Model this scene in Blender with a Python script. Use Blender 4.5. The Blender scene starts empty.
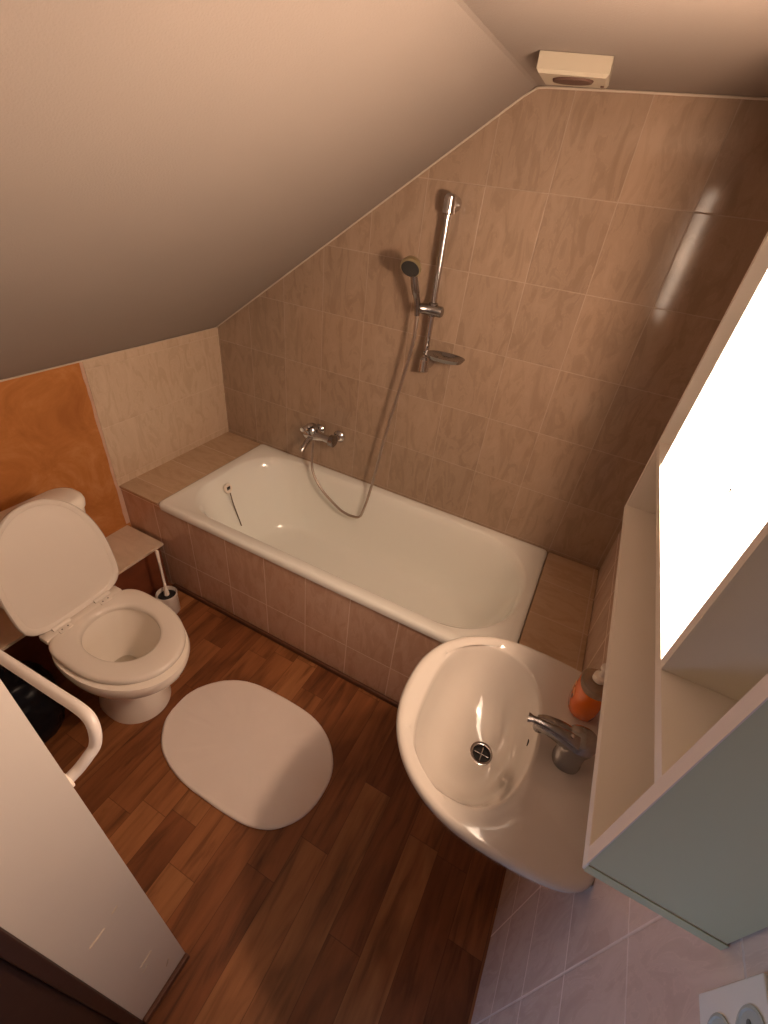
import bpy, bmesh, math, random
from mathutils import Vector, Matrix
random.seed(7)
SC = bpy.context.scene
COL = SC.collection
PI = math.pi

# ------------------------------------------------------------------ helpers
def link(name, me, mat=None, parent=None, smooth=True, angle=35):
    o = bpy.data.objects.new(name, me)
    COL.objects.link(o)
    if mat: me.materials.append(mat)
    if smooth:
        for p in me.polygons: p.use_smooth = True
        try: me.set_sharp_from_angle(angle=math.radians(angle))
        except Exception: pass
    if parent: o.parent = parent
    return o

def thing(name, label, cat, loc=(0, 0, 0), group=None):
    o = bpy.data.objects.new(name, None); COL.objects.link(o)
    o.location = loc; o.empty_display_size = .05
    o['label'] = label; o['category'] = cat
    if group: o['group'] = group
    return o

def tag(o, label, cat, group=None):
    o['label'] = label; o['category'] = cat
    if group: o['group'] = group
    return o

def struct(o):
    o['kind'] = 'structure'; return o

class MB:
    """collects geometry in world coordinates, links it as one mesh"""
    def __init__(s): s.bm = bmesh.new()
    def box(s, a, b, bev=0, seg=2):
        t = bmesh.new(); bmesh.ops.create_cube(t, size=1)
        c = [(a[i]+b[i])/2 for i in range(3)]; d = [abs(b[i]-a[i]) for i in range(3)]
        for v in t.verts: v.co = Vector([c[i]+v.co[i]*d[i] for i in range(3)])
        if bev: bmesh.ops.bevel(t, geom=list(t.edges), offset=bev, segments=seg, profile=.5, affect='EDGES')
        s.join(t); return s
    def join(s, t, M=None):
        if M: bmesh.ops.transform(t, matrix=M, verts=t.verts)
        me = bpy.data.meshes.new('t'); t.to_mesh(me); t.free(); s.bm.from_mesh(me); bpy.data.meshes.remove(me)
    def loft(s, rings, cap0=False, cap1=False, closed=True):
        vs = [[s.bm.verts.new(p) for p in r] for r in rings]
        n = len(vs[0])
        for a, b in zip(vs, vs[1:]):
            for i in range(n if closed else n-1):
                j = (i+1) % n
                try: s.bm.faces.new((a[i], a[j], b[j], b[i]))
                except ValueError: pass
        if cap0: s.bm.faces.new(list(reversed(vs[0])))
        if cap1: s.bm.faces.new(vs[-1])
        return s
    def lathe(s, prof, origin=(0, 0, 0), axis=(0, 0, 1), n=32, caps=True):
        q = Vector((0, 0, 1)).rotation_difference(Vector(axis).normalized())
        O = Vector(origin); rings = []
        for r, h in prof:
            rings.append([O + q @ Vector((max(r, 1e-5)*math.cos(2*PI*i/n), max(r, 1e-5)*math.sin(2*PI*i/n), h)) for i in range(n)])
        return s.loft(rings, caps, caps)
    def tube(s, pts, r, n=14, caps=True):
        pts = [Vector(p) for p in pts]; rings = []
        rr = r if isinstance(r, (list, tuple)) else [r]*len(pts)
        up = None
        for i, p in enumerate(pts):
            t = (pts[min(i+1, len(pts)-1)] - pts[max(i-1, 0)]).normalized()
            if up is None:
                up = Vector((0, 0, 1)) if abs(t.z) < .9 else Vector((1, 0, 0))
            u = (up - t*up.dot(t)).normalized(); up = u; w = t.cross(u)
            rings.append([p + (u*math.cos(2*PI*k/n) + w*math.sin(2*PI*k/n))*rr[i] for k in range(n)])
        return s.loft(rings, caps, caps)
    def build(s, name, mat=None, parent=None, smooth=True, angle=35, origin=None):
        bmesh.ops.recalc_face_normals(s.bm, faces=s.bm.faces)
        me = bpy.data.meshes.new(name)
        off = Vector((0, 0, 0))
        if parent is not None: off = parent.matrix_world_loc if hasattr(parent, 'matrix_world_loc') else wloc(parent)
        elif origin is not None: off = Vector(origin)
        for v in s.bm.verts: v.co -= off
        s.bm.to_mesh(me); s.bm.free()
        o = link(name, me, mat, parent, smooth, angle)
        if parent is None and origin is not None: o.location = off
        return o

def wloc(o):
    v = Vector(o.location); p = o.parent
    while p: v += Vector(p.location); p = p.parent
    return v

def spline(pts, k=8):
    P = [Vector(p) for p in pts]; out = []
    for i in range(len(P)-1):
        p0, p1, p2, p3 = P[max(i-1, 0)], P[i], P[i+1], P[min(i+2, len(P)-1)]
        for j in range(k):
            t = j/k
            out.append(.5*((2*p1)+(p2-p0)*t+(2*p0-5*p1+4*p2-p3)*t*t+(3*p1-p0-3*p2+p3)*t**3))
    out.append(P[-1]); return out

def sup(cx, cy, a, b, z, n=64, e=2.0, ab=None, eb=None):
    """superellipse ring; ab / eb: half length and exponent on the -x side"""
    r = []
    for i in range(n):
        t = 2*PI*i/n; c, s_ = math.cos(t), math.sin(t)
        A = a if c >= 0 else (ab or a); E = e if c >= 0 else (eb or e)
        r.append(Vector((cx + A*math.copysign(abs(c)**(2/E), c), cy + b*math.copysign(abs(s_)**(2/E), s_), z)))
    return r

# ------------------------------------------------------------------ materials
def newmat(name):
    m = bpy.data.materials.new(name); m.use_nodes = True
    nt = m.node_tree; return m, nt, nt.nodes['Principled BSDF']

def simple(name, col, rough=.4, metal=0, bump=0, bscale=60, var=0, vscale=8, coat=0, spec=.5, trans=0):
    m, nt, b = newmat(name)
    b.inputs['Base Color'].default_value = (*col, 1); b.inputs['Roughness'].default_value = rough
    b.inputs['Metallic'].default_value = metal; b.inputs['Coat Weight'].default_value = coat
    b.inputs['Coat Roughness'].default_value = .05
    b.inputs['Specular IOR Level'].default_value = spec
    b.inputs['Transmission Weight'].default_value = trans
    tc = nt.nodes.new('ShaderNodeTexCoord')
    if var:
        n = nt.nodes.new('ShaderNodeTexNoise'); n.inputs['Scale'].default_value = vscale; n.inputs['Detail'].default_value = 5
        nt.links.new(tc.outputs['Object'], n.inputs['Vector'])
        mx = nt.nodes.new('ShaderNodeMix'); mx.data_type = 'RGBA'
        mx.inputs['A'].default_value = (*[c*(1-var) for c in col], 1); mx.inputs['B'].default_value = (*[min(1, c*(1+var)) for c in col], 1)
        nt.links.new(n.outputs['Fac'], mx.inputs['Factor']); nt.links.new(mx.outputs['Result'], b.inputs['Base Color'])
    if bump:
        n = nt.nodes.new('ShaderNodeTexNoise'); n.inputs['Scale'].default_value = bscale; n.inputs['Detail'].default_value = 3
        nt.links.new(tc.outputs['Object'], n.inputs['Vector'])
        bp = nt.nodes.new('ShaderNodeBump'); bp.inputs['Strength'].default_value = bump; bp.inputs['Distance'].default_value = .002
        nt.links.new(n.outputs['Fac'], bp.inputs['Height']); nt.links.new(bp.outputs['Normal'], b.inputs['Normal'])
    return m

class NG:
    def __init__(s, nt): s.nt = nt
    def n(s, t, **kw):
        nd = s.nt.nodes.new(t)
        for k, v in kw.items():
            if k.startswith('_'): setattr(nd, k[1:], v)
            else: s.set(nd.inputs[k.replace('__', ' ')] if k.replace('__', ' ') in nd.inputs else nd.inputs[int(k[1:])], v)
        return nd
    def set(s, inp, v):
        if hasattr(v, 'links') or isinstance(v, bpy.types.NodeSocket): s.nt.links.new(v, inp)
        else: inp.default_value = v
    def m(s, op, a, b=0.0, c=0.0):
        nd = s.nt.nodes.new('ShaderNodeMath'); nd.operation = op
        for i, v in enumerate((a, b, c)): s.set(nd.inputs[i], v)
        return nd.outputs[0]
    def mix(s, f, a, b, bt='MIX'):
        nd = s.nt.nodes.new('ShaderNodeMix'); nd.data_type = 'RGBA'; nd.blend_type = bt
        s.set(nd.inputs['Factor'], f)
        s.set(nd.inputs['A'], a if not isinstance(a, tuple) else (*a, 1)); s.set(nd.inputs['B'], b if not isinstance(b, tuple) else (*b, 1))
        return nd.outputs['Result']
    def ramp(s, f, stops):
        nd = s.nt.nodes.new('ShaderNodeValToRGB'); cr = nd.color_ramp
        while len(cr.elements) < len(stops): cr.elements.new(.5)
        for e, (p, c) in zip(cr.elements, stops): e.position = p; e.color = (*c, 1) if len(c) == 3 else c
        s.set(nd.inputs[0], f); return nd.outputs['Color']

def tile_mat(name, u, v, pu, pv, ou, ov, colA, colB, grout, gw=.0016, rough=.22, gmix=.6, veins=True, tvar=.05, seed=0.0):
    m, nt, b = newmat(name); g = NG(nt)
    tc = g.n('ShaderNodeTexCoord'); P = tc.outputs['Object']
    sep = g.n('ShaderNodeSeparateXYZ', Vector=P)
    U = g.m('DIVIDE', g.m('SUBTRACT', sep.outputs[u], ou), pu); V = g.m('DIVIDE', g.m('SUBTRACT', sep.outputs[v], ov), pv)
    def dist(X, p):
        f = g.m('FRACT', X); d = g.m('MINIMUM', f, g.m('SUBTRACT', 1.0, f)); return g.m('MULTIPLY', d, p)
    d = g.m('MINIMUM', dist(U, pu), dist(V, pv))
    gr = g.n('ShaderNodeMapRange', Value=d); gr.inputs['From Min'].default_value = gw*.6; gr.inputs['From Max'].default_value = gw*1.5
    gr.inputs['To Min'].default_value = 1; gr.inputs['To Max'].default_value = 0
    G = gr.outputs[0]
    cell = g.n('ShaderNodeCombineXYZ', X=g.m('FLOOR', U), Y=g.m('FLOOR', V), Z=seed)
    wn = g.n('ShaderNodeTexWhiteNoise', Vector=cell.outputs[0])
    # marbled glaze: stretched noise shifted for every tile
    sh = g.n('ShaderNodeVectorMath', _operation='MULTIPLY_ADD'); g.set(sh.inputs[0], wn.outputs['Color']); sh.inputs[1].default_value = (3, 3, 3); g.set(sh.inputs[2], P)
    mp = g.n('ShaderNodeMapping', Vector=sh.outputs[0]); mp.inputs['Rotation'].default_value = (.5, .45, .3)
    sc = [16, 16, 16]; sc[v] = 5.5; mp.inputs['Scale'].default_value = sc
    n1 = g.n('ShaderNodeTexNoise', Vector=mp.outputs[0], Scale=1.3, Detail=6.0, Roughness=.6, Distortion=1.2)
    n2 = g.n('ShaderNodeTexNoise', Vector=sh.outputs[0], Scale=4.5, Detail=3.0)
    f = g.n('ShaderNodeMapRange', Value=n1.outputs['Fac']); f.inputs['From Min'].default_value = .36; f.inputs['From Max'].default_value = .64
    f2 = g.m('ADD', g.m('MULTIPLY', f.outputs[0], .7), g.m('MULTIPLY', n2.outputs['Fac'], .3))
    c = g.mix(f2, colA, colB)
    if veins:
        vn = g.m('ABSOLUTE', g.m('SUBTRACT', n1.outputs['Fac'], .5))
        vr = g.n('ShaderNodeMapRange', Value=vn); vr.inputs['From Min'].default_value = 0; vr.inputs['From Max'].default_value = .02
        vr.inputs['To Min'].default_value = .22; vr.inputs['To Max'].default_value = 0
        c = g.mix(vr.outputs[0], c, tuple(min(1, x*1.25) for x in colB))
    tv = g.m('ADD', 1-tvar, g.m('MULTIPLY', wn.outputs['Value'], 2*tvar))
    c = g.mix(1.0, c, g.n('ShaderNodeCombineColor', Red=tv, Green=tv, Blue=tv).outputs[0], 'MULTIPLY')
    c = g.mix(g.m('MULTIPLY', G, gmix), c, grout)
    nt.links.new(c, b.inputs['Base Color'])
    g.set(b.inputs['Roughness'], g.m('ADD', rough, g.m('MULTIPLY', G, .45)))
    bp = g.n('ShaderNodeBump', Strength=.5, Distance=.0012, Height=g.m('SUBTRACT', g.m('MULTIPLY', n2.outputs['Fac'], .5), G))
    nt.links.new(bp.outputs[0], b.inputs['Normal'])
    return m

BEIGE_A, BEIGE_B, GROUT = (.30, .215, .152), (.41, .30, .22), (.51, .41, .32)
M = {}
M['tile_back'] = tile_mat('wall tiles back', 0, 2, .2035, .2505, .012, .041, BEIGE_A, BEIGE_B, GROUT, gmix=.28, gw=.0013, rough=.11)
M['tile_left'] = tile_mat('wall tiles left', 1, 2, .71, .2505, 0, .06, (.54, .41, .29), (.66, .53, .40), GROUT, gmix=.0, veins=True, tvar=.0)
M['tile_right'] = tile_mat('wall tiles right', 1, 2, .2035, .2535, -1.42, .985, (.60, .46, .38), (.74, .60, .51), (.80, .74, .68), gw=.0017, gmix=.35)
M['tile_front'] = tile_mat('bath front tiles', 0, 2, .2052, .29, .002, .214, (.50, .315, .22), (.62, .42, .31), (.72, .56, .43), gw=.0017, gmix=.75, seed=3)
M['tile_ledge'] = tile_mat('ledge tiles', 1, 0, .2035, .6, 0, .244, (.48, .345, .225), (.58, .43, .295), (.60, .46, .35), gmix=.35, seed=5)
M['tile_shelf'] = tile_mat('shelf tile', 1, 0, 3.0, 3.0, 1.0, 1.0, (.62, .50, .38), (.72, .60, .47), GROUT, gmix=0, seed=8, veins=False)
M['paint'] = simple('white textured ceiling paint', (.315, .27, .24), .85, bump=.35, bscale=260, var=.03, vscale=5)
M['paint_jamb'] = simple('old white gloss paint', (.58, .53, .48), .45, bump=.12, bscale=30, var=.04, vscale=6)
M['caulk'] = simple('white sealant', (.58, .50, .41), .5)
M['enamel'] = simple('white enamel', (.86, .88, .84), .12, coat=.6)
M['ceramic'] = simple('white ceramic', (.84, .78, .70), .10, coat=.7)
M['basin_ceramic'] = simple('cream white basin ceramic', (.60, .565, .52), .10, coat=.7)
M['plastic'] = simple('white plastic', (.84, .77, .69), .32)
M['seatplastic'] = simple('white toilet seat plastic', (.74, .68, .61), .25, coat=.2)
M['chrome'] = simple('chrome', (.62, .60, .60), .12, metal=1)
M['dark_chrome'] = simple('worn chrome', (.36, .35, .35), .24, metal=1, bump=.05)
M['rubber'] = simple('dark rubber', (.012, .012, .014), .45)
M['grey_face'] = simple('grey spray face', (.03, .03, .03), .35)
M['yellow_ring'] = simple('brass toned ring', (.45, .38, .22), .3, metal=.7)
M['hose'] = simple('metal shower hose', (.42, .35, .30), .28, metal=.8)
M['melamine'] = simple('white melamine board', (.78, .74, .68), .5, var=.02)
M['melamine_side'] = simple('pale grey green melamine', (.54, .58, .40), .5, var=.02)
M['absorber'] = simple('added grey light absorber', (.15, .14, .13), .6)  # dark so that bounce inside the cabinet does not soften the shadows
M['edge'] = simple('white board edging', (.78, .70, .62), .45)
M['bar'] = simple('white coated tube', (.60, .55, .52), .3)
M['mat'] = simple('off white towelling', (.92, .84, .78), .95, bump=1.0, bscale=700, var=.03, vscale=10)
M['wood_dark'] = simple('dark brown stained wood', (.032, .012, .008), .5, var=.4, vscale=14, bump=.2, bscale=40)
M['skirting'] = simple('brown wood skirting', (.10, .038, .018), .5, var=.3, vscale=12)
M['bag'] = simple('black bin bag plastic', (.004, .004, .006), .35, bump=.6, bscale=25, spec=.18)
M['socket'] = simple('white socket plastic', (.80, .80, .74), .35)
M['socket_hole'] = simple('socket well grey', (.42, .48, .45), .45)
M['dark'] = simple('near black', (.008, .007, .007), .6)
M['grey_line'] = simple('grey metal rod', (.6, .6, .6), .4, metal=.4)
M['bead_chain'] = simple('dull bead chain', (.16, .12, .09), .35, metal=.8)
M['soap'] = simple('orange liquid soap', (.80, .17, .015), .12, coat=.5)
M['soap_clear'] = simple('clear plastic', (.92, .66, .45), .1, trans=.75)
M['soap_label'] = simple('dark flower print', (.10, .02, .015), .4)
M['soap_label2'] = simple('pale orange print', (.9, .42, .12), .4)
M['pin'] = simple('dark grey socket pin hole', (.10, .12, .12), .6)
M['fan_plastic'] = simple('yellowed fan plastic', (.48, .43, .34), .4)
M['fan_vent'] = simple('brown dusty vent', (.10, .05, .035), .7)

def orange_wall():
    """left wall: rag-rolled orange paint; beside it the cut edge of the tiling"""
    m, nt, b = newmat('orange sponged paint'); g = NG(nt)
    tc = g.n('ShaderNodeTexCoord')
    n = g.n('ShaderNodeTexNoise', Vector=tc.outputs['Object'], Scale=5.0, Detail=6.0, Roughness=.65, Distortion=.8)
    c = g.ramp(n.outputs['Fac'], [(.30, (.34, .115, .022)), (.52, (.48, .185, .045)), (.72, (.60, .28, .10))])
    nt.links.new(c, b.inputs['Base Color']); b.inputs['Roughness'].default_value = .8
    bp = g.n('ShaderNodeBump', Strength=.5, Distance=.002, Height=n.outputs['Fac']); nt.links.new(bp.outputs[0], b.inputs['Normal'])
    return m
M['orange'] = orange_wall()
M['plaster_edge'] = simple('pinkish plaster strip', (.60, .40, .30), .8, var=.15, vscale=30, bump=.4, bscale=60)
M['rust_paint'] = simple('dark rust brown paint', (.16, .04, .012), .7, var=.45, vscale=11, bump=.3, bscale=25)

def floor_mat():
    m, nt, b = newmat('wood plank vinyl floor'); g = NG(nt)
    tc = g.n('ShaderNodeTexCoord'); P = tc.outputs['Object']; sep = g.n('ShaderNodeSeparateXYZ', Vector=P)
    W = .105
    U = g.m('DIVIDE', g.m('SUBTRACT', sep.outputs[0], .90), W); iu = g.m('FLOOR', U)
    wr = g.n('ShaderNodeTexWhiteNoise', _noise_dimensions='1D', W=iu)
    L = .70
    V = g.m('ADD', g.m('DIVIDE', sep.outputs[1], L), g.m('MULTIPLY', wr.outputs['Value'], 7.0)); iv = g.m('FLOOR', V)
    cell = g.n('ShaderNodeCombineXYZ', X=iu, Y=iv, Z=2.0)
    wn = g.n('ShaderNodeTexWhiteNoise', Vector=cell.outputs[0])
    sh = g.n('ShaderNodeVectorMath', _operation='MULTIPLY_ADD'); g.set(sh.inputs[0], wn.outputs['Color']); sh.inputs[1].default_value = (5, 5, 5); g.set(sh.inputs[2], P)
    mp = g.n('ShaderNodeMapping', Vector=sh.outputs[0]); mp.inputs['Scale'].default_value = (16, 1.6, 1)
    grain = g.n('ShaderNodeTexNoise', Vector=mp.outputs[0], Scale=1.6, Detail=6.0, Roughness=.6, Distortion=.9)
    mp2 = g.n('ShaderNodeMapping', Vector=sh.outputs[0]); mp2.inputs['Scale'].default_value = (6, 1.8, 1)
    big = g.n('ShaderNodeTexNoise', Vector=mp2.outputs[0], Scale=1.5, Detail=3.0, Distortion=.6)
    base = g.ramp(wn.outputs['Value'], [(0, (.225, .082, .031)), (.35, (.27, .102, .038)), (.7, (.32, .13, .050)), (1, (.38, .17, .068))])
    gr = g.ramp(grain.outputs['Fac'], [(.30, (.42, .38, .36)), (.48, (.88, .86, .84)), (.70, (1.12, 1.10, 1.08))])
    c = g.mix(1.0, base, gr, 'MULTIPLY')
    bg = g.ramp(big.outputs['Fac'], [(.30, (.60, .56, .54)), (.5, (.95, .95, .95)), (.7, (1.1, 1.1, 1.1))])
    c = g.mix(1.0, c, bg, 'MULTIPLY')
    def dist(X, p):
        f = g.m('FRACT', X); return g.m('MULTIPLY', g.m('MINIMUM', f, g.m('SUBTRACT', 1.0, f)), p)
    d = g.m('MINIMUM', dist(U, W), dist(V, L))
    sm = g.n('ShaderNodeMapRange', Value=d); sm.inputs['From Min'].default_value = .0003; sm.inputs['From Max'].default_value = .0014
    sm.inputs['To Min'].default_value = .6; sm.inputs['To Max'].default_value = 0
    c = g.mix(sm.outputs[0], c, (.04, .014, .006))
    nt.links.new(c, b.inputs['Base Color'])
    b.inputs['Roughness'].default_value = .42
    b.inputs['Specular IOR Level'].default_value = .35
    bp = g.n('ShaderNodeBump', Strength=.25, Distance=.001, Height=g.m('SUBTRACT', grain.outputs['Fac'], sm.outputs[0])); nt.links.new(bp.outputs[0], b.inputs['Normal'])
    return m
M['floor'] = floor_mat()

def pane_mat():
    """frosted acrylic: part of the lamp's light goes straight through, the rest is diffused"""
    m = bpy.data.materials.new('frosted lamp pane'); m.use_nodes = True; nt = m.node_tree
    nt.nodes.clear(); g = NG(nt)
    tl = g.n('ShaderNodeBsdfTranslucent', Color=(.95, .93, .90, 1)); tr = g.n('ShaderNodeBsdfTransparent', Color=(1, 1, 1, 1))
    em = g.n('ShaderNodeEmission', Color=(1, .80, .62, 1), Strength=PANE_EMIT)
    mx = nt.nodes.new('ShaderNodeMixShader'); mx.inputs[0].default_value = PANE_CLEAR
    nt.links.new(tl.outputs[0], mx.inputs[1]); nt.links.new(tr.outputs[0], mx.inputs[2])
    ad = nt.nodes.new('ShaderNodeAddShader'); nt.links.new(mx.outputs[0], ad.inputs[0]); nt.links.new(em.outputs[0], ad.inputs[1])
    out = g.n('ShaderNodeOutputMaterial'); nt.links.new(ad.outputs[0], out.inputs[0])
    return m
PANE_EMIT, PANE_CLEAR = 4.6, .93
M['pane'] = pane_mat()

# ------------------------------------------------------------------ room dimensions (metres)
W, HC, KNEE, XS = 2.063, 2.036, 1.10, 1.325      # right wall, ceiling, knee wall top, start of the flat ceiling
YF, YB, YE = -1.662, -1.800, -2.6                # partition faces, far end of the hall
HT, TD, TX0, TX1 = .527, .697, .244, 1.844       # bath height, depth, ends
SLOPE = (HC-KNEE)/XS

# floor
f = MB(); f.box((-.1, YE, -.06), (W+.1, .1, 0)); struct(f.build('floor', M['floor'], smooth=False))

# ceiling: slope + flat, one solid
def prism(poly_xz, y0, y1):
    b = MB(); a = [b.bm.verts.new((x, y0, z)) for x, z in poly_xz]; c = [b.bm.verts.new((x, y1, z)) for x, z in poly_xz]
    n = len(a); b.bm.faces.new(a); b.bm.faces.new(list(reversed(c)))
    for i in range(n): b.bm.faces.new((a[i], c[i], c[(i+1) % n], a[(i+1) % n]))
    return b
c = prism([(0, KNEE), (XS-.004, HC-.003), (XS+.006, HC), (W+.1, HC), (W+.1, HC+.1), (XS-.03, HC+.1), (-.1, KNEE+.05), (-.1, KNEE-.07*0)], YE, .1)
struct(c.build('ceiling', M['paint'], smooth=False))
# walls
b = MB(); b.box((-.1, 0, -.06), (W+.1, .1, HC+.05)); struct(b.build('wall_back', M['tile_back'], smooth=False))
b = MB(); b.box((W, YE, -.06), (W+.1, .1, HC+.05)); struct(b.build('wall_right', M['tile_right'], smooth=False))
b = MB(); b.box((-.1, YE, -.06), (0, 0, KNEE)); struct(b.build('wall_left', M['orange'], smooth=False))
# tiled part of the left wall above the bath ledge, with its ragged plaster edge
b = MB(); b.box((0, -.707, HT-.002), (.007, 0, KNEE-.001)); lw = struct(b.build('wall_left_tiling', M['tile_left'], smooth=False)); lw.name = 'trim_1'
b = MB(); rings = []
for i in range(25):
    z = .312+(KNEE-.002-.312)*i/24; y1 = -.712-.0015*math.sin(i*.9)-.003*random.random(); y0 = -.7072 if z > HT else -.699
    rings.append([(0.0005, y0, z), (.0045, y0, z), (.0035, y1, z), (.0005, y1-.004, z)])
b.loft(rings, True, True); struct(b.build('trim_2', M['plaster_edge'], smooth=False))
# partition with the doorway reveal (the white end face seen lower left)
p = prism([(0, 0), (1.316, 0), (1.316, HC-.002), (XS-.02, HC-.012-.002), (0, KNEE-.001)], YB, YF)
struct(p.build('wall_front', M['paint_jamb'], smooth=False))
# nicks and dried drips on the reveal
b = MB()
for (y, z, dy, dz) in ((-1.700, .13, .012, .012), (-1.735, .26, .012, .004), (-1.724, .30, .030, .003), (-1.75, .62, .030, .002), (-1.71, .64, .012, .0025)):
    b.tube([(1.3165, y-dy/2, z-dz), (1.3172, y, z), (1.3165, y+dy/2, z+dz)], .0016, 6)
struct(b.build('trim_3', M['caulk'], smooth=True))
# caulk lines along back wall / ceiling / left wall
b = MB()
b.tube([(.004, -.004, KNEE+.0), (XS-.03, -.004, HC-.024), (XS+.004, -.004, HC-.005), (XS+.03, -.004, HC-.003), (W-.002, -.004, HC-.003)], .0030, 8)
b.tube([(.004, -.004, KNEE-.002), (.004, -1.65, KNEE-.002)], .0032, 8)
struct(b.build('trim_4', M['caulk']))
# skirting strips
b = MB(); b.box((1.316, YB, 0), (1.328, YF+.002, .030), .003); struct(b.build('baseboard_front', M['skirting'], smooth=False))
b = MB(); b.box((.235, -.712, 0), (W, -.6975, .026), .004); struct(b.build('baseboard_back', M['skirting'], smooth=False))
# dark stained door lining on the hall side of the reveal
b = MB(); b.box((1.236, YB-.022, 0), (1.322, YB-.0005, HC-.06), .003); b.box((1.27, YB-.30, 0), (1.312, YB-.023, HC-.08), .003)
struct(b.build('door_1', M['wood_dark'], smooth=False))
# hall end wall with a small window that lets the daylight in
wx0, wx1, wz0, wz1 = .35, .95, .10, .85
b = MB()
b.box((-.1, YE-.1, -.06), (wx0, YE, KNEE)); b.box((wx0, YE-.1, -.06), (wx1, YE, wz0)); b.box((wx1, YE-.1, -.06), (W+.1, YE, HC+.05))
b.box((-.1, YE-.1, KNEE), (wx0, YE, HC+.05)); b.box((wx0, YE-.1, wz1), (wx1, YE, HC+.05))
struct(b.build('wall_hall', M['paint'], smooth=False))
b = MB()
for a_, c_ in (((wx0, wz0), (wx0+.04, wz1)), ((wx1-.04, wz0), (wx1, wz1)), ((wx0+.04, wz0), (wx1-.04, wz0+.04)), ((wx0+.04, wz1-.04), (wx1-.04, wz1)), (((wx0+wx1)/2-.02, wz0+.04), ((wx0+wx1)/2+.02, wz1-.04))):
    b.box((a_[0], YE-.07, a_[1]), (c_[0], YE-.03, c_[1]), .003)
struct(b.build('window_1', M['paint_jamb'], smooth=False))

# ------------------------------------------------------------------ bath
def rrect(x0, x1, y0, y1, r, z, n=12):
    out = []
    for cx, cy, a0 in ((x1-r, y1-r, 0), (x0+r, y1-r, PI/2), (x0+r, y0+r, PI), (x1-r, y0+r, 1.5*PI)):
        for i in range(n+1):
            a = a0+PI/2*i/n; out.append(Vector((cx+r*math.cos(a), cy+r*math.sin(a), z)))
    return out
def rr2(x0, x1, y0, y1, rl, rr, z, n=12):
    out = []
    for cx, cy, a0, r in ((x1-rr, y1-rr, 0, rr), (x0+rl, y1-rl, PI/2, rl), (x0+rl, y0+rl, PI, rl), (x1-rr, y0+rr, 1.5*PI, rr)):
        for i in range(n+1):
            a = a0+PI/2*i/n; out.append(Vector((cx+r*math.cos(a), cy+r*math.sin(a), z)))
    return out
bath = thing('bathtub', 'long white enamelled bathtub set in tiles against the back wall', 'bathtub', ((TX0+TX1)/2, -TD/2, 0))
b = MB()
rings = [rr2(TX0+.001, TX1-.001, -TD-.006, -.001, .02, .02, HT-.028), rr2(TX0-.0, TX1, -TD-.009, -.001, .022, .022, HT-.010),
         rr2(TX0+.004, TX1-.004, -TD-.005, -.003, .022, .022, HT+.004), rr2(TX0+.014, TX1-.014, -TD+.006, -.012, .03, .03, HT+.007),
         rr2(TX0+.030, TX1-.028, -TD+.022, -.026, .04, .04, HT+.003), rr2(TX0+.048, TX1-.038, -TD+.044, -.040, .20, .25, HT+.001), rr2(TX0+.056, TX1-.046, -TD+.051, -.046, .21, .26, HT-.006),
         rr2(TX0+.075, TX1-.058, -TD+.060, -.054, .215, .26, HT-.040), rr2(TX0+.115, TX1-.080, -TD+.080, -.070, .21, .25, HT-.15),
         rr2(TX0+.16, TX1-.13, -TD+.100, -.090, .20, .23, HT-.28), rr2(TX0+.20, TX1-.20, -TD+.125, -.112, .18, .20, HT-.355),
         rr2(TX0+.24, TX1-.28, -TD+.16, -.15, .12, .14, HT-.385), rr2(TX0+.32, TX1-.40, -TD+.24, -.23, .08, .09, HT-.395)]
b.loft(rings, False, True)
b.build('basin', M['enamel'], bath, angle=60)
# overflow with its chain, waste
b = MB(); OV = Vector((.350, -.386, .478)); ax = Vector((.93, 0, .36))
b.lathe([(0, 0), (.023, 0), (.025, .002), (.023, .005), (.016, .006), (.014, .003), (0, .003)], OV, ax, 28)
ov = b.build('overflow', M['plastic'], bath)
b = MB()
for k in (-.007, 0, .007):
    q = OV+ax*.005+Vector((0, k, 0)); b.box(q-Vector((.002, .0018, .009)), q+Vector((.002, .0018, .009)))
b.build('slot', M['dark'], ov, smooth=False)
b = MB()
cp = spline([OV+Vector((.012, 0, -.022)), OV+Vector((.020, .003, -.08)), OV+Vector((.038, .006, -.15)), OV+Vector((.055, .010, -.215))], 8)
b.tube(cp, .0028, 8)
b.build('plug_chain', M['bead_chain'], bath)
b = MB(); b.lathe([(0, 0), (.030, 0), (.032, .002), (.024, .004), (.020, .001), (0, .001)], (.60, -.35, HT-.3945), (0, 0, 1), 28); b.build('waste', M['chrome'], bath)

# tiled surround of the bath: ledges at both ends and the front panel
sur = thing('bath_surround', 'beige tiled ledges and brown tiled front panel around the bathtub', 'tiled surround', (1.0, -TD, 0))
b = MB(); b.box((0.001, -TD, 0), (W-.001, -TD+.012, HT-.016)); b.build('front_panel', M['tile_front'], sur, smooth=False)
# tile materials read object coordinates, so keep the mesh in world coordinates relative to its own origin
def rebase(o):
    me = o.data; off = wloc(o.parent)
    for v in me.vertices: v.co += off
    o.location = (-off.x, -off.y, -off.z)
rebase(sur.children[-1])
b = MB(); b.box((0.001, -TD-.004, HT-.014), (TX0-.0015, -.001, HT), .003); o = b.build('ledge', M['tile_ledge'], sur, smooth=False); rebase(o)
b = MB(); b.box((TX1+.0015, -TD-.004, HT-.014), (W-.001, -.001, HT), .003); o = b.build('ledge', M['tile_ledge'], sur, smooth=False); rebase(o)
for xa, xb in ((.001, TX0-.006), (TX1+.006, W-.001)):
    b = MB(); b.box((xa, -TD+.0125, 0), (xb, -.001, HT-.0145)); b.build('core', M['paint_jamb'], sur, smooth=False)

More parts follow.
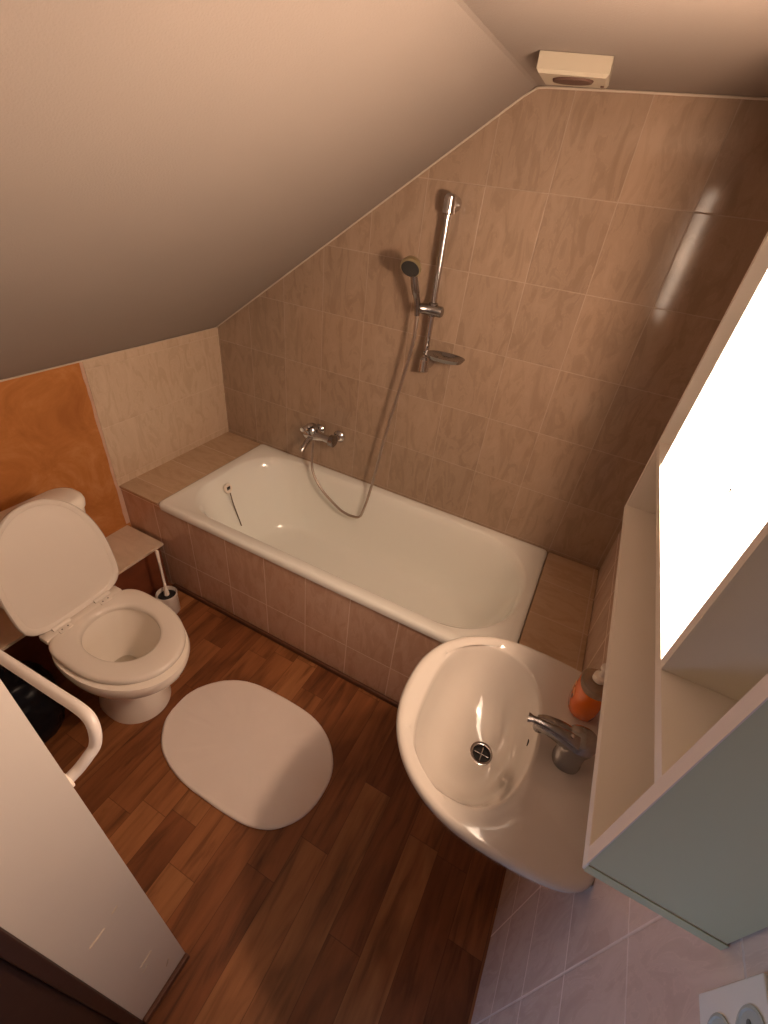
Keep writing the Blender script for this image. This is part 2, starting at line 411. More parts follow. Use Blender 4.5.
# low boxed-in ledge behind the toilet
pl = thing('pipe_ledge', 'low boxed ledge with beige tile top along the left wall behind the toilet', 'ledge', (.11, -1.18, 0))
b = MB(); b.box((.001, -1.66, .290), (.240, -.7135, .304), .002); b.build('top', M['tile_shelf'], pl, smooth=False)
b = MB(); b.box((.001, -1.66, 0), (.205, -.7135, .2895)); b.build('front_panel', M['rust_paint'], pl, smooth=False)

# ------------------------------------------------------------------ bath mixer, shower rail, hand shower
mix = thing('bath_mixer', 'chrome bath mixer tap on the back wall above the bathtub', 'tap', (.69, -.0, .735))
b = MB()
for x in (.622, .738):
    b = MB(); b.lathe([(0, 0), (.030, 0), (.030, .004), (.022, .014), (.015, .018), (.014, .05), (0, .05)], (x, 0, .735), (0, -1, 0), 28); b.build('wall_flange', M['chrome'], mix)
b = MB(); b.tube([(.585, -.062, .735), (.60, -.062, .735), (.65, -.062, .735), (.69, -.062, .735), (.715, -.062, .735), (.726, -.062, .735)], [.026, .032, .028, .018, .020, .016], 24)
b.build('body', M['chrome'], mix)
b = MB(); b.tube([(.724, -.064, .735), (.728, -.064, .735), (.750, -.064, .735), (.754, -.064, .735)], [.022, .029, .029, .022], 26); b.build('diverter_knob', M['dark_chrome'], mix)
b = MB(); b.tube(spline([(.622, -.065, .728), (.622, -.095, .715), (.620, -.135, .692), (.619, -.150, .676)], 5), [.015]*5+[.0145]*5+[.014]*5+[.014], 20)
b.build('spout', M['chrome'], mix)
b = MB(); b.lathe([(0, 0), (.028, 0), (.031, .008), (.031, .028), (.024, .036), (0, .038)], (.622, -.064, .748), (0, -.35, 1), 28)
b.build('cartridge_cap', M['dark_chrome'], mix)
b = MB(); b.tube(spline([(.622, -.075, .783), (.622, -.105, .792), (.622, -.150, .790)], 5), [.012]*5+[.009]*5+[.011], 14); b.build('lever', M['chrome'], mix)

BX, BY = 1.139, -.052
rail = thing('shower_rail', 'vertical chrome shower rail with slider and soap dish on the tiled back wall', 'shower rail', (BX, 0, 1.22))
b = MB(); b.tube([(BX, BY, 1.215), (BX, BY, 1.735)], .0105, 20); b.build('rail_tube', M['chrome'], rail)
for z in (1.735, 1.205):
    b = MB(); b.tube([(BX, 0, z), (BX, -.012, z), (BX, -.03, z), (BX, -.060, z)], [.024, .025, .022, .020], 24)
    b.tube([(BX, BY, z-.030), (BX, BY, z-.026), (BX, BY, z+.020), (BX, BY, z+.028)], [.014, .0215, .0215, .014], 24)
    b.build('wall_bracket', M['chrome'], rail)
b = MB(); b.tube([(BX+.040, BY, 1.406), (BX+.036, BY, 1.406), (BX-.02, BY-.01, 1.409), (BX-.044, BY-.030, 1.410), (BX-.048, BY-.034, 1.410)], [.015, .0195, .0190, .0175, .012], 22)
b.tube([(BX, BY, 1.385), (BX, BY, 1.390), (BX, BY, 1.430), (BX, BY, 1.434)], [.013, .0175, .0175, .013], 22); b.build('slider', M['dark_chrome'], rail)
sd = MB(); cx, cy, zz = 1.235, -.105, 1.262
sd.loft([sup(cx, cy, .030, .020, zz-.012, 40), sup(cx, cy, .068, .042, zz-.004, 40, 2.3), sup(cx, cy, .078, .050, zz+.010, 40, 2.3), sup(cx, cy, .074, .046, zz+.010, 40, 2.3), sup(cx, cy, .062, .036, zz, 40), sup(cx, cy, .02, .01, zz-.003, 40)], True, True)
sd.tube([(BX, BY, 1.250), (BX+.03, BY-.025, 1.252), (cx-.03, cy+.005, 1.252)], [.013, .011, .010], 14)
sd.build('soap_dish', M['dark_chrome'], rail)

hs = thing('hand_shower', 'chrome hand shower with dark round face held in the rail slider', 'hand shower', (1.094, -.088, 1.40))
d = Vector((-.10, -.40, 1.0)).normalized()
A = Vector((1.094, -.088, 1.385)); H = Vector((1.072, -.150, 1.545))
b = MB(); b.tube(spline([A, A+Vector((-.004, -.008, .05)), A+Vector((-.012, -.028, .10)), H+Vector((.002, .012, .008))], 5), [.010]*3+[.0115]*5+[.014]*4+[.0125]*3+[.014], 18); b.build('handle', M['dark_chrome'], hs)
fa = Vector((.12, -.78, -.58)).normalized()
b = MB(); b.lathe([(0, -.030), (.018, -.028), (.031, -.018), (.037, -.004), (.037, .004), (.034, .006), (0, .006)], H, fa, 36); hd = b.build('head', M['yellow_ring'], hs)
b = MB(); b.lathe([(0, .0062), (.031, .0062), (.032, .008), (.028, .0095), (0, .0105)], H, fa, 36); b.build('spray_face', M['grey_face'], hd)
hp = [(1.094, -.086, 1.392), (1.094, -.086, 1.30), (1.066, -.085, 1.11), (1.037, -.085, .945), (1.011, -.09, .765), (.986, -.10, .567), (.962, -.11, .435), (.945, -.114, .395), (.912, -.115, .384), (.870, -.115, .384), (.821, -.115, .400), (.718, -.11, .466), (.655, -.10, .543), (.632, -.078, .62), (.632, -.066, .712)]
b = MB(); pts = spline(hp, 14); b.tube(pts, [.0062+.0004*(i % 2) for i in range(len(pts))], 12)
tag(b.build('shower_hose', M['hose'], None, origin=(.9, -.1, .39)), 'thin metal shower hose looping from the hand shower down into the bathtub', 'hose')

# ------------------------------------------------------------------ extractor fan on the ceiling
fan = thing('extractor_fan', 'small white box extractor fan on the ceiling near the back wall', 'fan', (1.485, -.30, HC))
b = MB(); z0 = HC-.036
b.loft([[(1.408, -.375, HC-.001), (1.560, -.345, HC-.001), (1.549, -.235, HC-.001), (1.405, -.250, HC-.001)],
        [(1.410, -.380, HC-.030), (1.562, -.350, HC-.030), (1.551, -.235, HC-.030), (1.405, -.250, HC-.030)],
        [(1.415, -.374, z0), (1.557, -.345, z0), (1.547, -.240, z0), (1.409, -.255, z0)]], True, True)
hb = b.build('housing', M['fan_plastic'], fan, smooth=False)
b = MB(); b.loft([sup(1.482, -.315, .046, .032, z0, 32), sup(1.482, -.315, .044, .030, z0-.004, 32), sup(1.482, -.315, .03, .02, z0-.0045, 32)], True, True); b.build('vent', M['fan_vent'], fan)
b = MB(); b.lathe([(0, 0), (.004, 0), (.004, .002), (0, .003)], (1.542, -.265, z0), (0, 0, -1), 12); b.build('screw', M['fan_vent'], fan)

# ------------------------------------------------------------------ toilet
TY = -1.212
toi = thing('toilet', 'white close-coupled toilet with its lid raised beside the grab bar', 'toilet', (.58, TY, 0))
def egg(cx, cy, af, ar, b_, z, n=72, e=2.0, er=2.6): return sup(cx, cy, af, b_, z, n, e, ar, er)
b = MB()
b.loft([egg(.575, TY+.01, .128, .155, .114, 0), egg(.575, TY+.01, .124, .150, .110, .03), egg(.570, TY+.008, .110, .14, .095, .10), egg(.558, TY+.004, .104, .145, .096, .17),
        egg(.575, TY, .150, .170, .120, .24), egg(.605, TY, .228, .198, .160, .31), egg(.615, TY, .254, .205, .174, .355), egg(.620, TY, .262, .210, .178, .395), egg(.620, TY, .258, .207, .175, .407),
        egg(.628, TY, .205, .150, .130, .407), egg(.630, TY, .195, .142, .122, .385), egg(.625, TY, .165, .13, .105, .33), egg(.600, TY, .115, .10, .078, .25), egg(.575, TY, .06, .055, .05, .19), egg(.57, TY, .03, .03, .028, .17)], True, True)
b.build('bowl', M['ceramic'], toi, angle=50)
b = MB(); b.loft([egg(.575, TY, .060, .052, .050, .2045, 40), egg(.575, TY, .05, .045, .042, .2046, 40)], True, True)
wm = simple('still water', (.55, .50, .42), .03); b.build('water', wm, toi)
b = MB()   # seat ring with its hinge bar
zt, zb = .432, .409
so = lambda z, k=0: egg(.606, TY+.008, .250-k, .166-k, .172-k, z, 80, 2.05, 4.2)
si = lambda z, k=0: egg(.612, TY+.010, .148+k, .124+k, .107+k, z, 80, 2.0, 2.2)
b.loft([si(zb), so(zb, .004), so(zb+.006), so(zt-.008), so(zt-.002, .004), so(zt, .012), si(zt, .012), si(zt-.003, .004), si(zt-.010), si(zb)])
b.build('seat', M['seatplastic'], toi, angle=50)
b = MB(); b.box((.416, TY-.142, .409), (.462, TY+.142, .4345), .007); b.build('hinge_bar', M['seatplastic'], toi)
for s_ in (-1, 1):
    b = MB(); b.tube([(.437, TY+s_*.075-.030, .437), (.437, TY+s_*.075+.030, .437)], .010, 14); b.box((.425, TY+s_*.075-.022, .425), (.470, TY+s_*.075+.022, .436), .003)
    hg = b.build('hinge', M['seatplastic'], toi)
    b = MB()
    for k in (-.010, .010): b.lathe([(0, 0), (.0022, 0), (.0022, .0012), (0, .0012)], (.458, TY+s_*.075+k, .4358), (0, 0, 1), 10)
    b.build('hinge_hole', M['dark'], hg)
# raised lid, leaning on the cistern
b = MB()
def lidring(k, off, n=80):
    out = []
    for q in egg(0, 0, .292-k, .154-k, .178-k, 0, n, 2.15, 4.4):
        out.append(q)
    a = math.radians(97.5); res = []
    for q in out:
        l = q.x+.154; y = q.y
        # direction up along the lid, off = along its normal (towards +x)
        up = Vector((math.cos(a), 0, math.sin(a))); no = Vector((math.sin(a), 0, -math.cos(a)))
        P = Vector((.432, TY-.004, .431)) + up*(l+.004) + Vector((0, 1, 0))*y + no*off
        res.append(P)
    return res
b.loft([lidring(.020, .001), lidring(.016, .004), lidring(.004, .007), lidring(0, .002), lidring(.002, -.009), lidring(.016, -.016), lidring(.06, -.019)], False, True)
# slightly dished inner face
b.loft([lidring(.020, .001), lidring(.050, -.0005), lidring(.056, .0008), lidring(.10, .0012)], False, True)
b.build('lid', M['seatplastic'], toi, angle=60)
b = MB()
b.loft([rrect(.247, .362, TY-.110, TY+.110, .045, .395), rrect(.245, .366, TY-.130, TY+.130, .045, .44), rrect(.243, .370, TY-.165, TY+.152, .045, .54), rrect(.240, .376, TY-.183, TY+.175, .05, .770)], True, True)
b.box((.30, TY-.09, .30), (.42, TY+.09, .407), .03, 3)
b.build('cistern', M['ceramic'], toi, angle=50)
b = MB()
b.loft([rrect(.241, .380, TY-.188, TY+.181, .055, .771), rrect(.241, .381, TY-.190, TY+.183, .055, .790), rrect(.243, .378, TY-.186, TY+.179, .055, .803), rrect(.255, .366, TY-.172, TY+.166, .05, .810)], True, True)
b.build('cistern_lid', M['ceramic'], toi, angle=50)

# toilet brush
tb = thing('toilet_brush', 'white toilet brush in its round holder between bathtub and toilet', 'toilet brush', (.335, -.822, 0))
b = MB(); b.lathe([(0, 0), (.040, 0), (.044, .004), (.045, .11), (.047, .118), (.044, .120), (.041, .116), (.040, .03), (0, .028)], (.335, -.822, 0), (0, 0, 1), 36); b.build('holder', M['plastic'], tb, angle=50)
b = MB(); b.lathe([(0, .03), (.034, .03), (.039, .06), (.039, .100), (.030, .108), (0, .110)], (.335, -.822, 0), (0, 0, 1), 28); b.build('bristles', M['rubber'], tb)
b = MB(); b.tube([(.335, -.822, .106), (.334, -.820, .125), (.332, -.818, .140), (.325, -.812, .28), (.320, -.808, .36), (.319, -.807, .366)], [.012, .011, .006, .0058, .0075, .004], 14); b.build('handle', M['plastic'], tb)

# black bag on the floor between toilet and partition
bg = MB(); t = bmesh.new(); bmesh.ops.create_icosphere(t, subdivisions=5, radius=1)
from mathutils import noise
for v in t.verts:
    q = v.co.copy(); n1 = noise.noise(q*1.8+Vector((3, 1, 5))); n2 = abs(noise.noise(q*5))
    r = 1+.14*n1-.10*n2
    zz = q.z*r
    fx = math.copysign(abs(q.x)**.75, q.x)*r; fy = math.copysign(abs(q.y)**.75, q.y)*r
    top = max(0, zz)
    v.co = Vector((.360+fx*.140*(1-.15*top), -1.493+fy*.135*(1-.1*top), max(0.0, .16+zz*.175)))
bg.join(t)
bg.tube(spline([(.35, -1.49, .30), (.34, -1.48, .35), (.32, -1.47, .365), (.31, -1.46, .34)], 5), [.030]*4+[.022]*6+[.012]*6, 12)
tag(bg.build('bin_bag', M['bag'], origin=(.36, -1.493, 0), angle=80), 'crumpled black bin bag on the floor between toilet and partition wall', 'bag')

# grab bar on the bathroom side of the partition
gb = thing('grab_bar', 'bent white tubular grab bar beside the toilet', 'grab bar', (.98, YF, 1.09))
path = [(.66, YF, 1.032), (.66, -1.625, 1.032), (.672, -1.606, 1.034), (.70, -1.600, 1.037), (.95, -1.600, 1.073), (1.10, -1.600, 1.094), (1.215, -1.600, 1.108), (1.262, -1.600, 1.114), (1.290, -1.6015, 1.112), (1.304, -1.607, 1.096), (1.308, -1.616, 1.075), (1.308, -1.630, 1.066), (1.305, -1.645, 1.055), (1.302, YF, 1.049)]
b = MB(); b.tube(spline(path, 6), .0082, 20); b.build('tube', M['bar'], gb, angle=60)
for q in (path[0], path[-1]):
    b = MB(); b.lathe([(0, 0), (.013, 0), (.013, .003), (.0115, .004), (0, .004)], q, (0, 1, 0), 28); b.build('wall_flange', M['plastic'], gb)

# bath mat
pts = [(.812,-1.296),(.753,-1.229),(.737,-1.165),(.741,-1.093),(.779,-1.022),(.85,-.960),(.94,-.928),(1.062,-.918),(1.213,-.923),(1.309,-.957),(1.374,-1.012),(1.409,-1.078),(1.414,-1.166),(1.392,-1.242),(1.338,-1.306),(1.277,-1.336),(1.205,-1.349),(1.074,-1.352),(.969,-1.348),(.885,-1.330)]
cl = pts+pts[:3]; sm = []
for i in range(len(pts)):
    P4 = [Vector((*pts[(i+k-1) % len(pts)], 0)) for k in range(4)]
    for j in range(5):
        t_ = j/5; p0, p1, p2, p3 = P4
        sm.append(.5*((2*p1)+(p2-p0)*t_+(2*p0-5*p1+4*p2-p3)*t_*t_+(3*p1-p0-3*p2+p3)*t_**3))
cm = Vector((1.08, -1.13, 0))
def mring(k, z):
    out = []
    for i, q in enumerate(sm):
        d_ = (q-cm); w = .0025*math.sin(i*.9)+.002*math.sin(i*2.3)
        out.append(cm+d_*(1-k/d_.length)+Vector((0, 0, z+max(0, w)*(.6 if z > .005 else 0))))
    return out
b = MB(); b.loft([mring(0, .0005), mring(-.003, .005), mring(0, .010), mring(.006, .0125), mring(.012, .0105), mring(.02, .011), mring(.10, .011), mring(.18, .011)], True, True)
tag(b.build('bath_mat', M['mat'], origin=(1.08, -1.13, 0), angle=60), 'oval off-white towelling bath mat lying on the wood floor', 'bath mat')

# ------------------------------------------------------------------ washbasin
SY, SZ = -1.112, .835
sink = thing('washbasin', 'white ceramic washbasin on the right wall below the cabinet', 'washbasin', (1.86, SY, SZ-.16))
def sring(kx, z, k=0.0, n=96, shrinkx=0, cxo=0):
    """outline: superellipse front, nearly straight sides running to the wall"""
    out = []; cx = 1.885+cxo; a = .269-k-shrinkx; bb = .250-k
    for i in range(n):
        t = PI/2+PI*i/(n-1)      # front half, +y side to -y side
        c, s_ = math.cos(t), math.sin(t)
        out.append(Vector((cx-a*abs(c)**(2/2.25), SY+bb*math.copysign(abs(s_)**(2/2.25), s_), z)))
    back = []
    m = 20
    for i in range(m+1):
        u = i/m; xb = cx+(W-.0005-kx-cx)*u; taper = bb-.018*u*u-.030*u**8
        back.append((xb, taper))
    low = [Vector((x, SY-t_, z)) for x, t_ in back[1:]]
    hi = [Vector((x, SY+t_, z)) for x, t_ in reversed(back[1:])]
    mid = [Vector((W-.0005-kx, SY-back[-1][1]*(1-2*j/12), z)) for j in range(1, 12)]
    return out+low+mid+hi
N = len(sring(0, 0))
def bring(a, ab, bb, z, cx=1.800, cy=SY, e=2.2, eb=2.6):
    """bowl ring with as many points, starting at +y like sring"""
    pts_ = sup(cx, cy, a, bb, z, N*4, e, ab, eb)  # ccw from +x
    ref = sring(0, z); out = []
    import math as _m
    for q in ref:
        an = _m.atan2((q.y-cy)/bb, (q.x-cx)/(a if q.x > cx else ab))
        c, s_ = _m.cos(an), _m.sin(an); A = a if c >= 0 else ab; E = e if c >= 0 else eb
        # radial intersection with the superellipse in normalised space
        rr = (abs(c)**E+abs(s_)**E)**(-1/E)
        out.append(Vector((cx+A*rr*c, cy+bb*rr*s_, z)))
    return out
b = MB()
outer = [sring(0, SZ-.150, .130, cxo=.05), sring(0, SZ-.135, .095, cxo=.04), sring(0, SZ-.10, .045, cxo=.015), sring(0, SZ-.055, .014), sring(0, SZ-.020, .003), sring(0, SZ-.006, 0), sring(.0, SZ, .006), sring(.004, SZ+.0015, .016)]
b.loft(outer+[sring(.010, SZ-.002, .030), bring(.130, .142, .205, SZ-.004), bring(.124, .136, .199, SZ-.0055), bring(.121, .133, .196, SZ-.010), bring(.116, .129, .190, SZ-.022), bring(.104, .121, .175, SZ-.055),
              bring(.088, .100, .145, SZ-.095, 1.805), bring(.065, .070, .10, SZ-.122, 1.812), bring(.040, .042, .055, SZ-.134, 1.822, SY-.004), bring(.0235, .0235, .0235, SZ-.139, 1.832, SY-.005, 2, 2), bring(.020, .020, .020, SZ-.150, 1.832, SY-.005, 2, 2)], True, True)
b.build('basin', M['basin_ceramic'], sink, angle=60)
DR = (1.832, SY-.005, SZ-.139)
b = MB(); b.lathe([(.0195, -.010), (.0215, .0005), (.026, .0015), (.0295, .0005), (.0290, -.002), (.0200, -.0095)], DR, (0, 0, 1), 36, caps=False)
b.lathe([(0, -.0105), (.0205, -.0105), (.0205, -.010), (0, -.010)], DR, (0, 0, 1), 24)
b.tube([(DR[0]-.017, DR[1], DR[2]-.004), (DR[0]+.017, DR[1], DR[2]-.004)], .0016, 8); b.tube([(DR[0], DR[1]-.017, DR[2]-.004), (DR[0], DR[1]+.017, DR[2]-.004)], .0016, 8)
dr = b.build('drain', M['chrome'], sink)
b = MB(); b.lathe([(0, -.0098), (.0195, -.0098), (.0195, -.0092), (0, -.0092)], DR, (0, 0, 1), 24); b.build('drain_well', M['dark'], dr)
b = MB(); b.loft([[(1.9175+.002*math.cos(t)*0-.0015, SY+.012+.0035*math.sin(t)*0+.009*math.cos(t), SZ-.034+.0035*math.sin(t)) for t in [2*PI*i/16 for i in range(16)]],
                  [(1.9175-.008, SY+.012+.009*math.cos(t), SZ-.038+.0035*math.sin(t)) for t in [2*PI*i/16 for i in range(16)]]], True, True); b.build('overflow_slot', M['dark'], sink)

b = MB(); b.tube(spline([(1.832, SY-.005, SZ-.1505), (1.832, SY-.005, SZ-.25), (1.835, SY-.005, SZ-.29), (1.865, SY-.005, SZ-.31), (1.90, SY-.005, SZ-.28), (1.93, SY-.005, SZ-.25), (1.98, SY-.005, SZ-.245), (W-.001, SY-.005, SZ-.245)], 6), .016, 16)
b.build('waste_pipe', M['plastic'], sink)

# basin mixer tap
tp = thing('basin_mixer', 'chrome single lever mixer tap on the washbasin', 'tap', (1.985, -1.115, SZ))
b = MB(); T = Vector((1.985, -1.118, SZ-.002)); sp = Vector((-1, .02, 0)).normalized()
def trg(c, a, bb, tilt=0, n=32, e=2.3):
    r = []
    for q in sup(0, 0, a, bb, 0, n, e): r.append(Vector((c[0]+q.x*math.cos(tilt), c[1]+q.y, c[2]+q.x*math.sin(tilt))))
    return r
b.loft([trg((1.985, -1.118, SZ-.002), .029, .029), trg((1.985, -1.118, SZ+.006), .029, .029), trg((1.985, -1.117, SZ+.010), .027, .027), trg((1.984, -1.116, SZ+.045), .028, .028), trg((1.988, -1.112, SZ+.062), .032, .031), trg((1.992, -1.109, SZ+.074), .031, .031, .1), trg((1.992, -1.109, SZ+.083), .022, .022, .1)], True, True)
b.build('body', M['dark_chrome'], tp, angle=50)
b = MB(); S = [(1.985, -1.116, SZ+.060), (1.955, -1.110, SZ+.062), (1.935, -1.106, SZ+.060), (1.915, -1.103, SZ+.055), (1.903, -1.102, SZ+.048)]
rings = []
for i, c_ in enumerate(spline(S, 4)):
    u = i/16; w = .028-.013*u; h = .018-.005*u
    rings.append([Vector((c_.x, c_.y+w*math.copysign(abs(math.cos(t))**.8, math.cos(t)), c_.z+h*math.copysign(abs(math.sin(t))**.8, math.sin(t)))) for t in [2*PI*k/24 for k in range(24)]])
b.loft(rings, True, True); b.lathe([(0, 0), (.0115, 0), (.0115, .014), (.009, .015), (0, .012)], (1.912, -1.103, SZ+.046), (0, 0, -1), 20); b.build('spout', M['dark_chrome'], tp, angle=50)
b = MB(); rings = []
for i, c_ in enumerate(spline([(1.985, -1.128, SZ+.080), (1.965, -1.129, SZ+.088), (1.935, -1.129, SZ+.090), (1.905, -1.129, SZ+.090), (1.880, -1.129, SZ+.088)], 5)):
    u = i/20; w = .016-.008*min(1, u*1.5) + (.003 if u > .9 else 0); h = .007-.002*u
    rings.append([Vector((c_.x, c_.y+w*math.cos(t), c_.z+h*math.sin(t))) for t in [2*PI*k/20 for k in range(20)]])
b.loft(rings, True, True); b.build('lever', M['dark_chrome'], tp, angle=50)
b = MB(); b.lathe([(0, 0), (.0045, 0), (.004, .002), (0, .003)], (1.968, -1.128, SZ+.0945), (0, 0, 1), 14); b.build('indicator', M['chrome'], tp)

# soap bottle
sb = thing('soap_bottle', 'clear pump bottle of orange liquid soap at the back corner of the washbasin', 'soap bottle', (1.998, -.972, SZ+.002))
BXc, BYc, BZ = 1.998, -.972, SZ+.002
b = MB(); b.loft([sup(BXc, BYc, .028, .039, BZ, 40, 2.4), sup(BXc, BYc, .032, .043, BZ+.005, 40, 2.4), sup(BXc, BYc, .033, .045, BZ+.03, 40, 2.4), sup(BXc, BYc, .033, .044, BZ+.080, 40, 2.4), sup(BXc, BYc, .032, .042, BZ+.086, 40, 2.4)], True, True); sbo = b.build('soap', M['soap'], sb, angle=50)
b = MB(); b.loft([sup(BXc, BYc, .0321, .0421, BZ+.0865, 40, 2.4), sup(BXc, BYc, .026, .033, BZ+.098, 40, 2.2), sup(BXc, BYc, .012, .013, BZ+.102, 40), sup(BXc, BYc, .011, .011, BZ+.106, 40)], True, True); b.build('shoulder', M['soap_clear'], sb, angle=50)
b = MB(); b.lathe([(0, 0), (.014, 0), (.014, .013), (.006, .016), (.005, .034), (.010, .036), (.010, .044), (0, .045)], (BXc, BYc, BZ+.105), (0, 0, 1), 24)
b.tube(spline([(BXc, BYc, BZ+.145), (BXc+.012, BYc+.010, BZ+.146), (BXc+.024, BYc+.020, BZ+.141)], 4), .0048, 10); b.build('pump', M['plastic'], sb)
def patch(cx, cz, a, h, mat, nm, tilt=0):
    # a printed petal lying on the front of the bottle
    b = MB(); r = []
    for k in range(20):
        t = 2*PI*k/20; dy, dz = a*math.cos(t), h*math.sin(t); dy, dz = dy*math.cos(tilt)-dz*math.sin(tilt), dy*math.sin(tilt)+dz*math.cos(tilt)
        y = cx+dy; u = min(.999, abs(y)/.0455); x = .0333*(1-u**2.4)**(1/2.4)
        r.append(Vector((BXc-x-.0006, BYc+y, BZ+cz+dz)))
    ce = sum(r, Vector())/20
    b.loft([r, [q.lerp(ce, .5)-Vector((.0004, 0, 0)) for q in r]], False, True); b.build(nm, mat, sb)
patch(-.013, .050, .010, .006, M['soap_label2'], 'petal_print', .6); patch(.006, .058, .009, .005, M['soap_label2'], 'petal_print', -.5)
patch(-.016, .038, .005, .008, M['soap_label'], 'flower_print'); patch(.010, .040, .009, .005, M['soap_label2'], 'petal_print', .9)

# ------------------------------------------------------------------ lit cabinet over the basin
CX, CZ0, CZ1 = 1.930, 1.204, 1.90; CY0, CY1 = -1.478, -.672; TH = .016
cab = thing('lighted_cabinet', 'white open wall cabinet with a glowing frosted pane above the washbasin', 'wall cabinet', (W, (CY0+CY1)/2, CZ0))
b = MB(); b.box((CX+.002, CY0-.001, CZ0+.001), (W-.001, CY0+.0005, CZ0+TH-.001)); b.build('end_edging', M['melamine_side'], cab, smooth=False)
b = MB(); b.box((CX, CY0+.0007, CZ0), (W-.001, CY1, CZ0+TH), .001); b.build('bottom_panel', M['melamine'], cab, smooth=False)
b = MB(); b.box((CX, CY0, CZ1-TH), (W-.001, CY1, CZ1), .001); b.build('top_panel', M['melamine'], cab, smooth=False)
b = MB(); b.box((CX+.0005, CY0, CZ0+TH+.0015), (W-.003, CY0+TH, CZ1-TH)); b.build('side_panel', M['melamine_side'], cab, smooth=False)
b = MB(); b.box((CX, CY1-TH, CZ0+TH), (W-.001, CY1, CZ1-TH)); b.build('side_panel', M['melamine'], cab, smooth=False)
b = MB(); b.box((CX-.0008, CY0-.0005, CZ0+TH+.0015), (CX+.0004, CY0+TH, CZ1)); b.build('front_edging', M['edge'], cab, smooth=False)
ZS = 1.372
b = MB(); b.box((CX, CY0+TH, ZS-.0), (W-.004, CY1-TH, ZS+.014)); b.build('shelf', M['melamine'], cab, smooth=False)
YD0, YD1 = -1.338, -.815
b = MB(); b.box((CX, YD0, ZS+.0145), (W-.004, YD0+.014, CZ1-TH-.0005)); b.build('divider', M['melamine'], cab, smooth=False)
b = MB(); b.box((CX+.004, YD1-.014, ZS+.0145), (W-.004, YD1, CZ1-TH-.0005)); b.build('divider', M['melamine'], cab, smooth=False)
b = MB(); b.box((W-.006, CY0+TH, CZ0+TH), (W-.002, CY1-TH, CZ1-TH)); b.build('back_panel', M['melamine'], cab, smooth=False)
b = MB(); b.box((W-.0075, YD0+.016, ZS+.0158), (W-.0062, YD1-.016, CZ1-TH-.002)); b.build('added_lining', M['absorber'], cab, smooth=False)  # added unseen liner, soaks up the bulb's bounce for crisper shadows
b = MB(); b.box((CX+.001, YD0+.0145, ZS+.0145), (CX+.0035, YD1-.002, CZ1-TH-.001)); pn = b.build('frosted_pane', M['pane'], cab, smooth=False)
b = MB(); b.lathe([(0, 0), (.003, 0), (.003, .003), (0, .004)], (CX+.001, -1.215, 1.548), (-1, 0, 0), 14); b.tube([(CX-.0006, -1.215, 1.548), (CX-.0006, -1.322, 1.547)], .0005, 6)
b.build('pane_catch', M['grey_line'], pn)
for y0_, y1_ in ((YD0+.0142, YD0+.0155), (YD1-.0155, YD1-.0142)):
    b = MB(); b.box((CX+.0045, y0_, ZS+.016), (W-.0078, y1_, CZ1-TH-.002)); b.build('added_lining', M['absorber'], cab, smooth=False)  # same added light absorber on the dividers, then on shelf and top
b = MB(); b.box((CX+.0045, YD0+.016, ZS+.0143), (W-.0065, YD1-.016, ZS+.0155)); b.build('added_lining', M['absorber'], cab, smooth=False)
b = MB(); b.box((CX+.0045, YD0+.016, CZ1-TH-.0015), (W-.0065, YD1-.016, CZ1-TH-.0003)); b.build('added_lining', M['absorber'], cab, smooth=False)
# bulb and holder inside
LB = (1.985, -1.06, 1.64)
b = MB(); b.lathe([(0, 0), (.028, 0), (.028, .02), (.020, .028), (.020, .055), (0, .055)], (W-.006, LB[1], LB[2]), (-1, 0, 0), 24); b.build('bulb_holder', M['plastic'], cab)

# socket plate at the lower right
so_ = thing('wall_socket', 'white double socket outlet plate on the tiled right wall below the cabinet', 'socket', (W, -1.546, 1.22))
b = MB(); b.box((W-.0045, -1.592, 1.166), (W-.0005, -1.508, 1.272), .0015); b.build('plate', M['socket'], so_, smooth=False)
for z in (1.197, 1.245):
    b = MB(); b.lathe([(0, 0), (.0215, 0), (.0215, .0015), (.019, .002), (.018, .0008), (0, .0005)], (W-.0045, -1.548, z), (-1, 0, 0), 32); w_ = b.build('socket_well', M['socket_hole'], so_)
    b = MB()
    for k in (-.0095, .0095): b.lathe([(0, 0), (.0028, 0), (.0028, .0006), (0, .0006)], (W-.0098, -1.546, z+k*0+k*.0), (-1, 0, 0), 12) if False else b.lathe([(0, 0), (.0028, 0), (.0028, .0007), (0, .0007)], (W-.0052, -1.548+k, z), (-1, 0, 0), 12)
    b.build('pin_hole', M['pin'], w_)

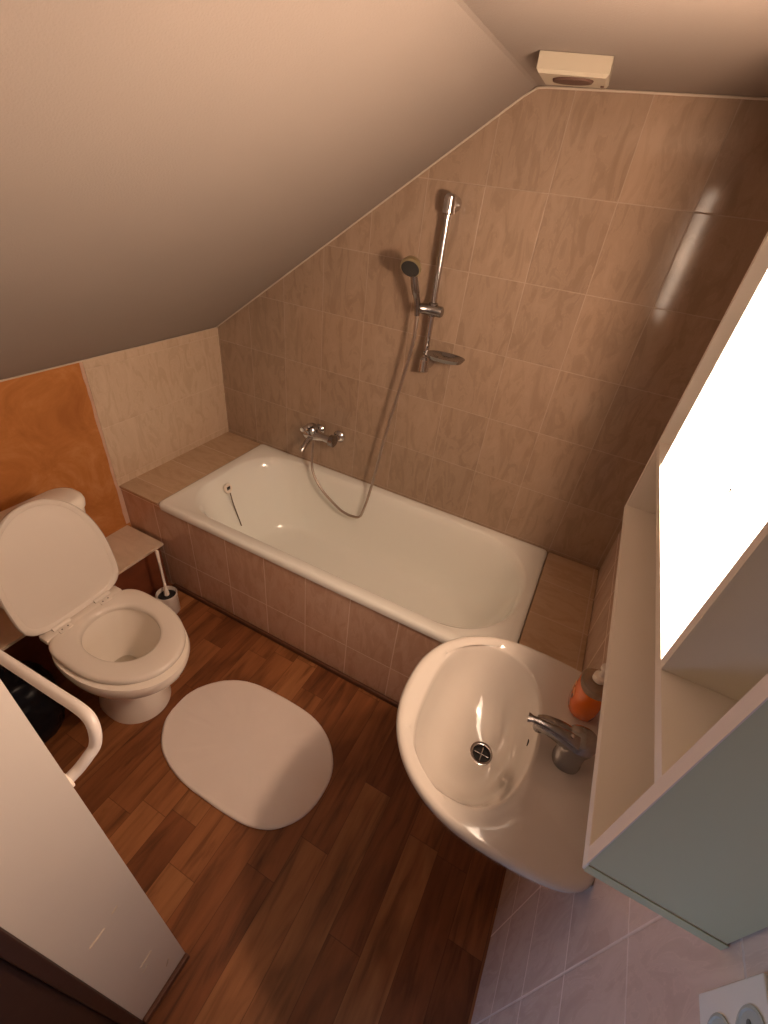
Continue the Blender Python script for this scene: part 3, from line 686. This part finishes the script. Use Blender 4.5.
# ------------------------------------------------------------------ lights
ld = bpy.data.lights.new('cabinet_bulb', 'POINT'); ld.energy = 33; ld.color = (1.0, .63, .41); ld.shadow_soft_size = .032
lo = bpy.data.objects.new('cabinet_bulb', ld); lo.location = LB; COL.objects.link(lo)
ad = bpy.data.lights.new('window_daylight', 'AREA'); ad.shape = 'RECTANGLE'; ad.size = wx1-wx0; ad.size_y = wz1-wz0; ad.energy = 46; ad.color = (.44, .62, 1.0)
ao = bpy.data.objects.new('window_daylight', ad); ao.location = ((wx0+wx1)/2, YE-.12, (wz0+wz1)/2); ao.rotation_euler = (-PI/2, 0, PI); COL.objects.link(ao)
ao.rotation_euler = Vector((0, 1, 0)).to_track_quat('-Z', 'Z').to_euler()
w = bpy.data.worlds.new('World'); SC.world = w; w.use_nodes = True
w.node_tree.nodes['Background'].inputs[0].default_value = (.55, .68, 1, 1); w.node_tree.nodes['Background'].inputs[1].default_value = .6

# ------------------------------------------------------------------ camera (solved from the vanishing points of the photograph)
cam = bpy.data.cameras.new('camera'); co = bpy.data.objects.new('camera', cam); COL.objects.link(co)
R = ((0.8844709189118947, 0.4541561507616457, 0.1069355772345366), (0.34679015143345066, -0.48654303064396887, -0.8018805835038946), (-0.3121662769549476, 0.7463242615720843, -0.5878369775039423))
mw = Matrix(((R[0][0], -R[1][0], -R[2][0], 1.76119244), (R[0][1], -R[1][1], -R[2][1], -1.74684044), (R[0][2], -R[1][2], -R[2][2], 1.76914647), (0, 0, 0, 1)))
co.matrix_world = mw
cam.sensor_fit = 'HORIZONTAL'; cam.sensor_width = 36; cam.lens = 450.098*36/768; cam.clip_start = .02
SC.camera = co
SC.view_settings.view_transform = 'Standard'; SC.view_settings.look = 'None'; SC.view_settings.gamma = 1; SC.view_settings.exposure = 0
SC.view_settings.use_curve_mapping = False
try:
    SC.cycles.use_denoising = True; SC.cycles.max_bounces = 10; SC.cycles.diffuse_bounces = 6; SC.cycles.transparent_max_bounces = 12
    SC.cycles.sample_clamp_indirect = 6; SC.cycles.caustics_reflective = False; SC.cycles.caustics_refractive = False
except Exception: pass
